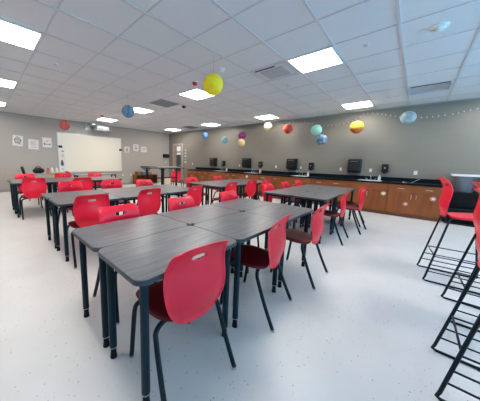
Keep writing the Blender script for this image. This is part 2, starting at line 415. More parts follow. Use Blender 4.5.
# (x, y, facing degrees: 180 = faces -x, 0 = faces +x, label, group)
CH = [
 (-.958, .79, 174, 'red chair nearest the camera, its back toward us, tucked into the nearest table', 'near chairs'),
 (-.935, 1.66, 187, 'second red chair along the right side of the nearest table group', 'near chairs'),
 (-.87, 2.51, 181, 'third red chair along the right side of the nearest table group, shade-darkened seat in view', 'near chairs'),
 (-1.76, .88, 0, 'red chair facing us behind the nearest table group, leftmost, handle slot above the tabletop', 'near chairs'),
 (-1.76, 1.64, 0, 'red chair facing us behind the nearest table group, the middle one', 'near chairs'),
 (-1.74, 2.52, 0, 'red chair facing us behind the nearest table group, rightmost', 'near chairs'),
 (-3.07, .93, 178, 'large red chair with its back to us, leftmost at the left middle table group', 'mid chairs'),
 (-3.15, 1.76, 183, 'red chair, back to us, at the middle of the left middle table group', 'mid chairs'),
 (-3.07, 2.62, 188, 'red chair, back to us, at the right end of the left middle table group', 'mid chairs'),
 (-4.42, 1.15, 2, 'red chair facing us behind the left end of the left middle table group', 'mid chairs'),
 (-4.32, 1.86, -2, 'red chair facing us behind the middle of the left middle table group', 'mid chairs'),
 (-4.05, 2.46, 0, 'red chair facing us behind the right end of the left middle table group', 'mid chairs'),
 (-6.02, .76, 180, 'red chair, back to us, at the far left edge, its legs visible', 'far chairs'),
 (-5.70, 1.58, 180, 'red chair with its back to us right of the one at the far left edge', 'far chairs'),
 (-7.00, .78, 0, 'red chair facing us at the far left, its top seen over another chair', 'far chairs'),
 (-6.98, 1.60, 0, 'red chair facing us in front of the left part of the whiteboard', 'far chairs'),
 (-7.02, 2.46, 0, 'red chair facing us under the right part of the whiteboard', 'far chairs'),
 (-1.02, 4.12, 182, 'red chair at the right table group, first one behind the third near chair', 'right chairs'),
 (-.90, 5.02, 178, 'red chair at the far right table corner, nearer one of the close pair', 'right chairs'),
 (-1.0, 5.58, 180, 'red chair at the far right table corner, farther one of the close pair', 'right chairs'),
 (-1.93, 4.08, 0, 'pinkish red chair behind the right table group, its leftmost', 'right chairs'),
 (-1.93, 4.88, 0, 'pinkish red chair behind the right table group, its middle one', 'right chairs'),
 (-1.95, 5.70, 0, 'pinkish red chair behind the right table group, its rightmost', 'right chairs'),
 (-3.12, 3.78, 182, 'red chair with its back to us at the left end of the back middle tables', 'back chairs'),
 (-3.20, 4.75, 176, 'red chair seen from the side at the middle of the back middle tables', 'back chairs'),
 (-3.14, 5.36, 178, 'red chair seen from the side at the right of the back middle tables', 'back chairs'),
 (-4.05, 3.86, 0, 'pinkish red chair behind the left end of the back middle tables', 'back chairs'),
 (-4.05, 4.92, 0, 'pinkish red chair behind the middle of the back middle tables', 'back chairs'),
 (-8.30, 2.22, 95, 'red chair seen edge on below the whiteboard', 'far chairs'),
 (-7.35, 5.80, 125, 'red chair turned sideways behind the high table near the door', 'back chairs'),
]
gname = {'near chairs': 'red chairs around the nearest tables', 'mid chairs': 'red chairs around the left middle tables', 'far chairs': 'red chairs at the whiteboard end',
         'right chairs': 'red chairs around the right tables', 'back chairs': 'red chairs around the back middle tables'}
for k, (x, y, a, lab, g) in enumerate(CH):
    o = chair0 if k == 0 else copy_tree(chair0)
    q = 0 if k < 3 else .055
    o.location = (x-q*math.cos(math.radians(a)), y-q*math.sin(math.radians(a)), 0); o.rotation_euler = (0, 0, math.radians(a-90)); tag(o, lab, 'chair', gname[g])

# ------------------------------------------------------------------ bar stools
def make_stool():
    t = thing('bar_stool', '', 'stool')
    zo = .315
    shell_back(zo, 'backrest', t)
    st = shell_seat(zo, t); st.data.materials.clear(); st.data.materials.append(M['red'])
    for s in (-1, 1):
        bm = bmesh.new()
        pts = [(s*.10, -.07, .735), (s*.165, -.115, .735), (s*.18, -.135, .71), (s*.222, -.255, .05), (s*.224, -.265, .020), (s*.224, -.245, .0095),
               (s*.224, .225, .0095), (s*.224, .245, .020), (s*.222, .235, .05), (s*.18, .145, .71), (s*.165, .125, .735), (s*.10, .11, .735)]
        tube(bm, pts, .0095, 8); obj('side_frame', bm, 'frame', t, True)
        for z in (.12, .20, .30):
            f = .240-.095*(z/.7); g = .262-.125*(z/.7); bm = bmesh.new(); tube(bm, [(s*(.224-.044*z/.7), -g, z), (s*(.224-.044*z/.7), f, z)], .006, 8); obj('rung', bm, 'frame', t, True)
        bm = bmesh.new(); box(bm, s*.224-.012, s*.224+.012, -.06, -.02, 0, .014); obj('glide', bm, 'blackp', t)
    for yy, z in ((.205, .22), (-.208, .31)):
        bm = bmesh.new(); tube(bm, [(-.208, yy*.98, z), (.208, yy*.98, z)], .006, 8); obj('foot_rest' if yy > 0 else 'crossbar', bm, 'frame', t, True)
    bm = bmesh.new(); tube(bm, [(-.10, -.07, .735), (-.10, .11, .735)], .008, 8); tube(bm, [(.10, -.07, .735), (.10, .11, .735)], .008, 8)
    tube(bm, [(-.10, .02, .735), (.10, .02, .735)], .008, 8); obj('seat_frame', bm, 'frame', t, True)
    return t
stool0 = make_stool()
for k, (x, y, a, lab) in enumerate([(.44, 3.63, 6, 'tall red bar stool with black wire legs, farthest of the row at the right edge'),
                                    (.60, 2.84, 2, 'tall red bar stool with black wire legs, second in the row at the right edge'),
                                    (.49, 1.88, 0, 'tall red bar stool with black wire legs, nearest the camera at the right edge')]):
    o = stool0 if k == 0 else copy_tree(stool0)
    o.location = (x, y, 0); o.rotation_euler = (0, 0, math.radians(a-90)); tag(o, lab, 'stool', 'red bar stools' if k < 3 else None)

# ------------------------------------------------------------------ sink wall cabinets
XC0, XC1 = -8.42, .54
units = [(.54, -.46, 'drawer'), (-.46, -1.42, 'sink'), (-1.42, -2.40, 'drawer'), (-2.40, -3.38, 'sink'), (-3.38, -4.36, 'drawer'), (-4.36, -5.30, 'sink'),
         (-5.30, -5.98, 'drawer'), (-5.98, -6.94, 'sink'), (-6.94, -7.70, 'drawer'), (-7.70, -8.42, 'drawer')]
cl = ['the right end of the counter', 'the rightmost sink', 'the stretch between the two rightmost sinks', 'the second sink from the right', 'the stretch right of the third sink', 'the third sink from the right',
      'the stretch between the two leftmost sinks', 'the leftmost sink', 'the stretch left of the leftmost sink', 'the counter end by the door']
CT = .825
for k, (x1, x0, kind) in enumerate(units):
    w = x1-x0; xc = (x0+x1)/2
    t = thing('base_cabinet', 'cherry wood base cabinet with two doors under ' + cl[k], 'cabinet', (xc, YC, 0), 0, 'wooden base cabinets along the sink wall')
    obj('body', boxes((-w/2+.001, -w/2+.02, .02, .585, .09, CT), (w/2-.02, w/2-.001, .02, .585, .09, CT), (-w/2+.02, w/2-.02, .02, .585, .09, .11), (-w/2+.02, w/2-.02, .575, .585, .11, CT),
        (-w/2+.02, w/2-.02, .02, .04, CT-.03, CT), (-w/2+.02, w/2-.02, .02, .04, .60, .64), (-.02, .02, .02, .04, .11, .60)), 'wood', t)
    obj('toe_kick', boxes((-w/2+.001, w/2-.001, .06, .585, 0, .09)), 'toe', t)
    zt = .625
    for s in (-1, 1):
        a, b = (.004, w/2-.006) if s > 0 else (-w/2+.006, -.004)
        d = obj('door', boxes((a, b, 0, .02, .10, zt-.006), bev=.003), 'wood', t)
        bm = bmesh.new(); hx = s*.045; tube(bm, smooth_path([(hx, 0, .47), (hx, -.025, .48), (hx, -.028, .53), (hx, -.025, .575), (hx, 0, .585)], 3), .0065, 8)
        obj('handle', bm, 'steel', d, True)
        if kind == 'drawer':
            d = obj('drawer', boxes((a, b, 0, .02, zt, CT-.012), bev=.003), 'woodx', t)
            bm = bmesh.new(); mx = (a+b)/2; tube(bm, smooth_path([(mx-.062, 0, .725), (mx-.05, -.025, .725), (mx, -.028, .725), (mx+.05, -.025, .725), (mx+.062, 0, .725)], 3), .0065, 8)
            obj('handle', bm, 'steel', d, True)
    if kind == 'sink':
        obj('false_front', boxes((-w/2+.006, w/2-.006, 0, .02, zt, CT-.012), bev=.003), 'woodx', t)
# end panel of the run is part of the counter; the countertop is continuous with holes for the sinks
sinks = [(-.905, 'rightmost sink'), (-2.85, 'second sink from the right'), (-4.80, 'third sink from the right'), (-6.46, 'leftmost sink')]
SW, SD0, SD1 = .24, .12, .42
bs = [(XC0, XC1+.03, YC-.03, YC+SD0, CT, CT+.035), (XC0, XC1+.03, YC+SD1, YB-.002, CT, CT+.035)]
xs_ = [XC0]+[v for s, _ in reversed(sinks) for v in (s-SW, s+SW)]+[XC1+.03]
for a, b in zip(xs_[::2], xs_[1::2]): bs.append((a, b, YC+SD0, YC+SD1, CT, CT+.035))
ct = thing('countertop', 'long black countertop with backsplash over the wooden cabinets', 'countertop', (0, 0, 0))
obj('worktop', boxes(*bs), 'black', ct)
obj('backsplash', boxes((XC0, XC1+.03, YB-.022, YB-.002, CT+.035, CT+.145)), 'black', ct)
for k, (sx, lab) in enumerate(sinks):
    t = thing('sink', 'white drop-in sink in the black counter, ' + lab, 'sink', (sx, YC, CT), 0, 'sinks in the black counter')
    obj('basin', boxes((-SW+.004, SW-.004, SD0+.004, SD1-.004, -.15, -.14), (-SW+.004, -SW+.012, SD0+.004, SD1-.004, -.14, .036), (SW-.012, SW-.004, SD0+.004, SD1-.004, -.14, .036),
                       (-SW+.012, SW-.012, SD0+.004, SD0+.012, -.14, .036), (-SW+.012, SW-.012, SD1-.012, SD1-.004, -.14, .036)), 'sink', t)
    obj('rim', boxes((-SW-.02, SW+.02, SD0-.02, SD0+.006, .035, .044), (-SW-.02, SW+.02, SD1-.006, SD1+.03, .035, .044), (-SW-.02, -SW+.006, SD0+.006, SD1-.006, .035, .044), (SW-.006, SW+.02, SD0+.006, SD1-.006, .035, .044)), 'sink', t)
    f = thing('faucet', 'chrome gooseneck faucet of the ' + lab, 'faucet', (sx, YC+SD1+.055, CT+.035), 0, 'chrome faucets')
    bm = bmesh.new(); cyl(bm, (0, 0, 0), .022, .02, 16); box(bm, -.11, .11, -.018, .018, 0, .012, bev=.003); obj('base', bm, 'chrome', f, True, 40)
    bm = bmesh.new(); tube(bm, smooth_path([(0, 0, .02), (0, 0, .10), (0, -.02, .135), (0, -.07, .15), (0, -.12, .13), (0, -.13, .10)], 5), .010, 10); obj('spout', bm, 'chrome', f, True)
    for s in (-1, 1):
        bm = bmesh.new(); cyl(bm, (s*.09, 0, .012), .013, .035, 12); tube(bm, [(s*.09, 0, .045), (s*.135, -.01, .055)], .007, 8); obj('handle', bm, 'chrome', f, True, 40)
    if k < 3:
        t = thing('soap_bottle', 'white soap bottle standing beside the ' + lab, 'bottle', (sx+.19+(0.08 if k == 2 else 0), YC+SD1+.06, CT+.035), 0, 'soap bottles on the counter')
        bm = bmesh.new(); lathe(bm, [(.030, 0), (.033, .01), (.033, .10), (.018, .125)]); obj('bottle', bm, 'white', t, True, 40)
        bm = bmesh.new(); cyl(bm, (0, 0, .125), .012, .03, 12); box(bm, -.01, .01, -.04, .012, .155, .165); obj('pump', bm, 'white', t)
t = thing('soap_bottle', 'small pink red bottle right of the third sink faucet', 'bottle', (-4.46, YC+.42, CT+.035))
bm = bmesh.new(); lathe(bm, [(.024, 0), (.026, .01), (.026, .11), (.012, .13)]); obj('bottle', bm, 'pinkst', t, True, 40)
bm = bmesh.new(); cyl(bm, (0, 0, .13), .012, .03, 12); obj('cap', bm, 'white', t)
t = thing('soap_bottle', 'white soap bottle beside the leftmost sink', 'bottle', (-6.24, YC+.47, CT+.035), 0, 'soap bottles on the counter')
bm = bmesh.new(); lathe(bm, [(.030, 0), (.033, .01), (.033, .10), (.018, .125)]); obj('bottle', bm, 'white', t, True, 40)
bm = bmesh.new(); cyl(bm, (0, 0, .125), .012, .04, 12); obj('pump', bm, 'white', t)
# planet stickers on the cabinet fronts (flat)
for x, z, r, m, lab in ((-.545, .56, .052, 'creamst', 'round cream planet sticker on the door of the rightmost sink cabinet'),
                        (-.09, .345, .048, 'pinkst', 'round pink planet sticker low on the door of the last cabinet'),
                        (.375, .535, .055, 'pinkst', 'oval pink planet sticker at the right end of the cabinets'),
                        (-4.82, .725, .05, 'paper', 'round white sticker on the front of the third sink cabinet')):
    t = thing('sticker', lab, 'sticker', (x, YC-.0045, z), 0, 'planet stickers on the cabinets')
    bm = bmesh.new(); cyl(bm, (0, 0, 0), r, .003, 24, axis='Y'); obj('disc', bm, m, t)
    bm = bmesh.new(); cyl(bm, (r*.1, -.001, 0), r*.45, .002, 18, axis='Y'); obj('centre', bm, 'paper' if m != 'paper' else 'creamst', t)
# small things on the counter right
t = thing('tool', 'thin white rod leaning on the black counter at the right', 'rod', (-.02, YC+.44, CT+.035))
bm = bmesh.new(); tube(bm, [(-.03, -.2, .006), (.13, .14, .10)], .004, 8); obj('rod', bm, 'white', t)
t = thing('tool_box', 'small pale block lying on the black counter at the right', 'block', (-.17, YC+.2, CT+.035))
obj('block', boxes((-.04, .0, -.03, .03, 0, .03), bev=.004), 'creamst', t); obj('lid', boxes((.0, .05, -.02, .02, 0, .022), bev=.003), 'grey', t)

# dispensers
towel0 = None
for k, (x, lab) in enumerate(((-1.345, 'large black paper towel dispenser above the rightmost sink'), (-3.26, 'large black paper towel dispenser above the second sink from the right'),
               (-5.20, 'large black paper towel dispenser above the third sink from the right'), (-7.10, 'large black paper towel dispenser above the leftmost sink'))):
    if towel0 is None:
        t = towel0 = thing('towel_dispenser', '', 'paper towel dispenser')
        obj('housing', boxes((-.165, .165, -.10, 0, 0, .40), bev=.015), 'blackp', t)
        obj('cover', boxes((-.155, .155, -.225, -.10, .03, .40), bev=.03), 'smoke', t)
        obj('outlet_slot', boxes((-.12, .12, -.20, -.10, .005, .03)), 'blackp', t)
        obj('trim_line', boxes((-.10, .10, -.229, -.224, .33, .338)), 'grey', t)
    o = t if k == 0 else copy_tree(towel0)
    o.location = (x, YB-.001, 1.055); tag(o, lab, 'paper towel dispenser', 'black paper towel dispensers')
soap0 = None
for k, (x, lab) in enumerate(((-.62, 'small black soap dispenser right of the rightmost sink'), (-2.60, 'small black soap dispenser right of the second sink from the right'),
               (-4.56, 'small black soap dispenser right of the third sink from the right'), (-6.50, 'small black soap dispenser right of the leftmost sink'))):
    if soap0 is None:
        t = soap0 = thing('soap_dispenser', '', 'soap dispenser')
        obj('housing', boxes((-.075, .075, -.11, 0, .02, .25), bev=.014), 'blackp', t)
        bm = bmesh.new(); box(bm, -.04, .04, -.12, -.02, -.01, .02, bev=.005); obj('push_bar', bm, 'blackp', t)
        obj('window', boxes((-.02, .012, -.114, -.108, .13, .16)), 'alu', t)
    o = t if k == 0 else copy_tree(soap0)
    o.location = (x, YB-.001, 1.075); tag(o, lab, 'soap dispenser', 'small black soap dispensers')
# outlets
def outlet(x, y, z, lab, side='back', m='white', w=.03, hh=.048, grp='white wall outlets'):
    t = thing('wall_outlet', lab, 'outlet', (x, y, z), 0 if side == 'back' else PI/2, grp)
    obj('plate', boxes((-w, w, -.008, 0, -hh, hh), bev=.002), m, t)
    obj('socket', boxes((-.016, .016, -.011, -.007, .01, .038), (-.016, .016, -.011, -.007, -.038, -.01)), 'paper', t)
for px, lab in ((-8.69, 'white outlet on the grey wall just right of the door labels'), (-5.62, 'white outlet just left of the third towel dispenser'), (-3.91, 'white outlet between the third sink and the second towel dispenser'),
                (-2.97, 'white outlet just right of the second towel dispenser'), (-1.72, 'white outlet just left of the rightmost towel dispenser'), (-.95, 'white outlet above the rightmost sink')):
    outlet(px, YB, 1.14, lab)
outlet(.01, YB, 1.115, 'bright white outlet above the right end of the black counter', w=.036, hh=.05)
outlet(XL, 7.62, 1.18, 'pale outlet under the black box by the corner', 'left')
outlet(XL, 5.0, .49, 'low outlet below the whiteboard, the left one', 'left'); outlet(XL, 5.43, .50, 'low outlet below the whiteboard, the right one', 'left')

# dark cart + bin past the end of the cabinets
t = thing('low_cabinet', 'low black open cabinet past the right end of the wooden cabinets', 'cabinet', (1.22, YC+.05, 0))
obj('body', boxes((-.60, .60, 0, .50, .0, .03), (-.60, -.57, 0, .50, .03, .70), (.57, .60, 0, .50, .03, .70), (-.57, .57, .47, .50, .03, .70)), 'blackp', t)
obj('shelf', boxes((-.57, .57, .01, .47, .34, .36)), 'blackp', t); obj('top', boxes((-.61, .61, -.01, .51, .70, .73)), 'blackp', t)
t = thing('storage_bin', 'crumpled grey plastic bin on the low black cabinet behind the stools', 'bin', (.84, YC+.3, .73))
bm = bmesh.new(); lathe(bm, [(.13, 0), (.15, .02), (.18, .34), (.19, .345), (.19, .36), (.15, .35)], seg=20); obj('tub', bm, 'clearbin', t, True, 40)
t = thing('storage_bin', 'wide pale plastic bin on the low black cabinet at the right edge', 'bin', (1.42, YC+.3, .73))
obj('tub', boxes((-.3, .3, -.18, .18, 0, .30), bev=.02), 'clearbin', t)
obj('lid', boxes((-.32, .32, -.2, .2, .30, .325), bev=.006), 'white', t)
t = thing('tray', 'white tray lying on top of the grey bins at the right edge', 'tray', (1.08, YC+.28, 1.09))
obj('tray_base', boxes((-.45, .5, -.2, .2, 0, .012)), 'white', t); obj('rim', boxes((-.46, .51, -.21, -.2, 0, .04), (-.46, .51, .2, .21, 0, .04), (-.46, -.45, -.2, .2, 0, .04), (.5, .51, -.2, .2, 0, .04)), 'white', t)

# ------------------------------------------------------------------ door + labels on the sink wall
t = bpy.data.objects.new('door_1', None); col.objects.link(t); t.location = (-9.93, YB, 0); t['kind'] = 'structure'
obj('frame', boxes((-.47, -.40, -.03, 0, 0, 2.24), (.36, .43, -.05, 0, 0, 2.24), (-.40, .36, -.03, 0, 2.17, 2.24)), 'doorf', t)
obj('leaf', boxes((-.40, -.15, -.02, 0, 0, 2.17), (.26, .36, -.02, 0, 0, 2.17), (-.15, .26, -.02, 0, 0, .30), (-.15, .26, -.02, 0, 2.10, 2.17)), 'doorw', t)
obj('pane', boxes((-.15, .26, -.010, -.002, .30, 2.10)), 'glass', t)
obj('notice', boxes((-.12, .23, -.014, -.010, 1.80, 2.08), (-.12, .23, -.014, -.010, 1.62, 1.74)), 'paper', t)
bm = bmesh.new(); tube(bm, [(.31, -.02, 1.02), (.31, -.06, 1.02), (.20, -.06, 1.02)], .010, 8); obj('door_handle', bm, 'steel', t)
for k, z in enumerate((1.86, 1.70, 1.54, 1.37, 1.21)):
    t = thing('wall_label', 'small pale card beside the door, number %s from the top of the column' % ('one', 'two', 'three', 'four', 'five')[k], 'card', (-9.29, YB, z), 0, 'cards in a column beside the door')
    obj('card', boxes((-.07 if k > 1 else -.045, .07 if k > 1 else .045, -.006, 0, -.035, .035)), 'paper' if k != 3 else 'doorf', t)
    obj('mark', boxes((-.03, .03, -.008, -.006, -.012, .006)), 'grey', t)

# ------------------------------------------------------------------ whiteboard wall
def lw(name, label, cat, y, z, group=None):     # local x runs along +y, local -y points into the room
    return thing(name, label, cat, (XL, y, z), PI/2, group)
t = lw('whiteboard', 'large cream white whiteboard on the left wall', 'whiteboard', 3.60, 1.50)
obj('board', boxes((-1.31, 1.33, -.025, -.003, -.80, .80)), 'board', t)
obj('frame', boxes((-1.34, -1.31, -.035, 0, -.83, .83), (1.33, 1.36, -.035, 0, -.83, .83), (-1.31, 1.33, -.035, 0, .80, .83), (-1.31, 1.33, -.035, 0, -.83, -.80)), 'alu', t)
obj('tray', boxes((-1.25, 1.27, -.09, -.035, -.83, -.815)), 'alu', t)
t = lw('paper_strip', 'tall white paper strip hanging at the left edge of the whiteboard', 'paper', 2.41, 1.20)
obj('sheet', boxes((-.06, .10, -.040, -.036, -.47, .48)), 'paper', t)
obj('yellow_patch', boxes((-.02, .05, -.042, -.040, .13, .24)), 'yellow', t)
bm = bmesh.new(); lathe(bm, [(.02, 0), (.055, .04), (.06, .12), (.035, .19), (.03, .23), (.01, .26)], (0, 0, 0), 12)
bmesh.ops.transform(bm, matrix=Matrix.Translation((-.02, -.042, -.25)) @ Matrix.Diagonal((1, .12, 1, 1)), verts=bm.verts); obj('dark_figure', bm, 'greyink', t)
obj('dark_patch', boxes((-.02, .06, -.042, -.040, .34, .38), (-.04, .0, -.042, -.040, -.40, -.36)), 'greyink', t)
for y, lab in ((2.36, 'dark magnetic clip at the upper left edge of the whiteboard'), (4.89, 'dark magnetic clip with a white paper at the right edge of the whiteboard')):
    t = lw('magnet_clip', lab, 'clip', y, 1.74, 'dark clips on the whiteboard')
    obj('clip', boxes((-.07, .07, -.075, -.036, -.04, .05), bev=.012), 'blackp', t)
    if y > 3: obj('paper', boxes((-.05, .05, -.05, -.04, -.14, -.04)), 'paper', t)
def poster(y0, y1, z0, z1, tilt, label, kind):
    t = lw('poster', label, 'poster', (y0+y1)/2, (z0+z1)/2, 'posters on the whiteboard wall'); w, hh = (y1-y0)/2, (z1-z0)/2
    t.rotation_euler = (math.radians(0), math.radians(tilt), PI/2)
    obj('sheet', boxes((-w, w, -.006, 0, -hh, hh)), 'paper', t)
    def marks(name, m, *rs): obj(name, boxes(*[(x0*w, x1*w, -.008, -.006, a*hh, b*hh) for x0, x1, a, b in rs]), m, t)
    if kind == 'a':
        bm = bmesh.new()
        for k in range(5):
            rr = (.62-.1*abs(k-1.8))*w; zz = (.58-.28*k)*hh
            tube(bm, smooth_path([(-rr, -.008, zz), (-rr*.3, -.008, zz+.03), (rr*.4, -.008, zz-.02), (rr, -.008, zz+.015)], 4), .010, 6)
        for k in (-1, 1): tube(bm, smooth_path([(k*w*.5, -.008, .4*hh), (k*w*.62, -.008, .1*hh), (k*w*.35, -.008, -.45*hh)], 4), .010, 6)
        obj('ornament', bm, 'greyink', t)
        marks('red_corner', 'redink', (.55, .75, -.7, -.5))
    elif kind == 'b':
        marks('lines', 'pinkink', *[(-.62, .62-.25*(k % 2), .60-.24*k, .50-.24*k+.02) for k in range(4)])
        marks('foot_line', 'brown', (-.5, .6, -.62, -.54))
    elif kind == 'c':
        marks('sun', 'orangeink', (-.14, .16, .08, .36)); marks('figures', 'greyink', (-.72, -.4, -.55, -.15), (-.2, .0, -.5, -.32), (.1, .3, -.5, -.34), (.4, .72, -.5, -.26))
    elif kind == 'd':
        marks('border', 'pinkink', (-.9, .9, .84, .92), (-.9, .9, -.92, -.84), (-.9, -.82, -.84, .84), (.82, .9, -.84, .84)); marks('shape', 'orangeink', (-.4, .35, -.35, .35), (-.2, .2, .35, .55)); marks('lines', 'pinkink', (-.6, .6, -.62, -.52))
    elif kind == 'e':
        marks('heading', 'pinkink', (-.5, .0, .3, .6), (.1, .5, .35, .6)); marks('picture', 'greyink', (-.5, .6, -.3, -.05)); marks('lines', 'pinkink', (-.6, .5, -.7, -.6))
    else:
        marks('lines', 'pinkink', (-.7, .7, .35, .48), (-.7, .5, .05, .18), (-.5, .7, -.25, -.12), (-.3, .3, -.6, -.5))
poster(.90, 1.19, 1.69, 2.07, 5, 'white poster with a dark round ornament, leftmost on the wall', 'a')
poster(1.34, 1.65, 1.59, 1.96, 3, 'white poster with pink lines, middle of the three left of the whiteboard', 'b')
poster(1.78, 2.08, 1.69, 2.07, 1, 'pale poster with a small orange sun and dark figures, next to the whiteboard', 'c')
poster(5.10, 5.41, 1.61, 1.94, 0, 'small white poster with an orange shape right of the whiteboard', 'd')
poster(5.59, 5.89, 1.73, 2.08, 2, 'white poster with a grey picture, highest of the three right of the whiteboard', 'e')
poster(6.04, 6.36, 1.69, 1.98, -1, 'small pinkish poster farthest right of the whiteboard', 'f')
t = lw('wall_box', 'black box mounted on the left wall near the corner', 'speaker', 7.62, 1.54)
obj('housing', boxes((-.20, .20, -.10, 0, -.11, .11), bev=.01), 'blackp', t); obj('grille', boxes((-.17, .17, -.105, -.10, -.085, .085)), 'smoke', t)
# projector on its arm
t = lw('projector', 'white short throw projector on a wall arm above the whiteboard', 'projector', 3.62, 2.56)
obj('wall_plate', boxes((-.28, -.02, -.04, 0, -.02, .27), bev=.005), 'alu', t)
obj('arm', boxes((-.20, -.05, -.62, -.04, .15, .22), bev=.01), 'alu', t)
obj('body', boxes((-.02, .50, -.70, -.28, -.04, .14), bev=.03), 'white', t)
obj('lens_hood', boxes((.42, .62, -.62, -.36, -.03, .03), bev=.015), 'alu', t)
obj('bracket', boxes((-.06, .25, -.60, -.40, .14, .20), bev=.01), 'grey', t)
obj('dark_vent', boxes((.02, .22, -.703, -.70, -.02, .02)), 'grey', t)

# teacher's tables and what lies on them
def long_table(name, label, x0, x1, y0, y1, z, m, legm='frame'):
    t = thing(name, label, 'table', ((x0+x1)/2, (y0+y1)/2, 0)); w, l = (x1-x0)/2, (y1-y0)/2
    bm = bmesh.new(); prism(bm, rounded_poly(-w, w, -l, l, .03, 4), z-.03, z); obj('tabletop', bm, m, t)
    for sx in (-1, 1):
        for sy in (-1, 1):
            bm = bmesh.new(); cyl(bm, (sx*(w-.06), sy*(l-.07), 0), .022, z-.03, 12); obj('leg', bm, legm, t, True, 40)
    obj('apron', boxes((-w+.06, w-.06, -l+.06, -l+.08, z-.09, z-.03), (-w+.06, w-.06, l-.08, l-.06, z-.09, z-.03)), 'glide', t)
    return t
long_table('teacher_desk', 'grey teacher desk under the posters at the far left', -9.4, -8.7, 1.05, 2.15, .76, 'tallt')
long_table('side_table', 'long pale grey table standing below the whiteboard', -9.9, -9.35, 2.5, 4.1, .66, 'tallt')
t = thing('office_chair', 'black office chair behind the far left tables, only its slanted back visible', 'office chair', (-8.35, .98, 0), math.radians(82))
bm = bmesh.new(); box(bm, -.06, .0, -.19, .19, .52, 1.03, bev=.025)
bmesh.ops.rotate(bm, verts=bm.verts, cent=(0, 0, .5), matrix=Matrix.Rotation(math.radians(-12), 3, 'Y')); obj('backrest', bm, 'blackp', t)
obj('seat', boxes((0, .42, -.22, .22, .43, .50), bev=.02), 'blackp', t)
bm = bmesh.new(); cyl(bm, (.2, 0, .10), .025, .34, 12); obj('column', bm, 'grey', t)
bm = bmesh.new()
for k in range(5): a = 2*PI*k/5; tube(bm, [(.2, 0, .11), (.2+.27*math.cos(a), .27*math.sin(a), .06)], .018, 8)
obj('base', bm, 'blackp', t)
for k in range(5):
    a = 2*PI*k/5; bm = bmesh.new(); cyl(bm, (.2+.27*math.cos(a)-.012, .27*math.sin(a), .028), .028, .024, 12, axis='X'); obj('wheel', bm, 'blackp', t)
t = thing('backpack', 'black bag slumped on the teacher desk', 'bag', (-9.08, 1.33, .76))
bm = bmesh.new(); bmesh.ops.create_icosphere(bm, subdivisions=3, radius=.14, matrix=Matrix.Translation((0, 0, .085)) @ Matrix.Diagonal((.8, 1.15, .75, 1)))
for v in bm.verts: v.co.z = max(v.co.z, 0); v.co += Vector((0, .05*v.co.z, 0))
obj('bag', bm, 'blackp', t, True)
bm = bmesh.new(); tube(bm, smooth_path([(0, -.1, .1), (0, -.06, .2), (0, .04, .21), (0, .08, .13)]), .012, 8); obj('strap', bm, 'blackp', t)
t = thing('toy_figure', 'small pink and red object beside the black bag on the desk', 'toy', (-8.98, 1.575, .76))
bm = bmesh.new(); lathe(bm, [(.05, 0), (.06, .03), (.045, .09), (.03, .12)]); obj('body', bm, 'pinkst', t, True); bm = bmesh.new(); lathe(bm, [(.02, .11), (.035, .13), (.03, .16), (.01, .17)]); obj('cap', bm, 'redink', t, True)
for k, (y, lab) in enumerate(((1.70, 'cream bottle on the teacher desk, the left of two'), (1.83, 'cream bottle on the teacher desk, the right of two'))):
    t = thing('bottle', lab, 'bottle', (-9.05, y, .76), 0, 'cream bottles on the teacher desk')
    bm = bmesh.new(); lathe(bm, [(.04, 0), (.042, .02), (.042, .13), (.02, .17)]); obj('bottle_body', bm, 'white', t, True, 40); bm = bmesh.new(); cyl(bm, (0, 0, .17), .018, .03, 12); obj('cap', bm, 'white', t)
t = thing('paper_tray', 'low yellow tray in front of the cream bottles', 'tray', (-8.88, 1.76, .76))
obj('tray_body', boxes((-.07, .07, -.16, .16, 0, .035), bev=.005), 'yellow', t); obj('papers', boxes((-.06, .06, -.14, .14, .035, .045)), 'cream', t)

# ------------------------------------------------------------------ tall table near the corner
t = thing('high_table', 'tall grey table on black trestle legs near the far corner', 'high table', (-6.35, 4.35, 0)); z = 1.06
bm = bmesh.new(); prism(bm, rounded_poly(-.30, .30, -.68, .80, .03, 4), z-.025, z); obj('tabletop', bm, 'tallt', t)
obj('under_frame', boxes((-.26, .26, -.66, -.62, z-.055, z-.025), (-.26, .26, .72, .76, z-.055, z-.025), (-.02, .02, -.62, .72, z-.055, z-.025)), 'blackp', t)
for y in (-.60, .0, .60):
    bm = bmesh.new(); w = .05 if y == 0 else .025; box(bm, -.03, .03, y-w, y+w, .05, z-.055, bev=.006); tube(bm, [(0, y, z-.16), (.0, y-.12, z-.06)], .012, 8); tube(bm, [(0, y, z-.16), (.0, y+.12, z-.06)], .012, 8)
    lg = obj('leg', bm, 'blackp', t); bm = bmesh.new(); box(bm, -.26, .26, y-.03, y+.03, 0, .05, bev=.008); obj('foot', bm, 'blackp', lg)
obj('stretcher', boxes((-.015, .015, -.60, .60, .66, .70)), 'blackp', t)
t = thing('folded_board', 'black folded top edge resting over the left end of the high table', 'board', (-6.35, 3.93, z))
obj('board_slab', boxes((-.26, .26, -.26, .05, 0, .014), bev=.003), 'blackp', t); obj('rim', boxes((-.26, .26, -.275, -.26, 0, .02)), 'blackp', t)
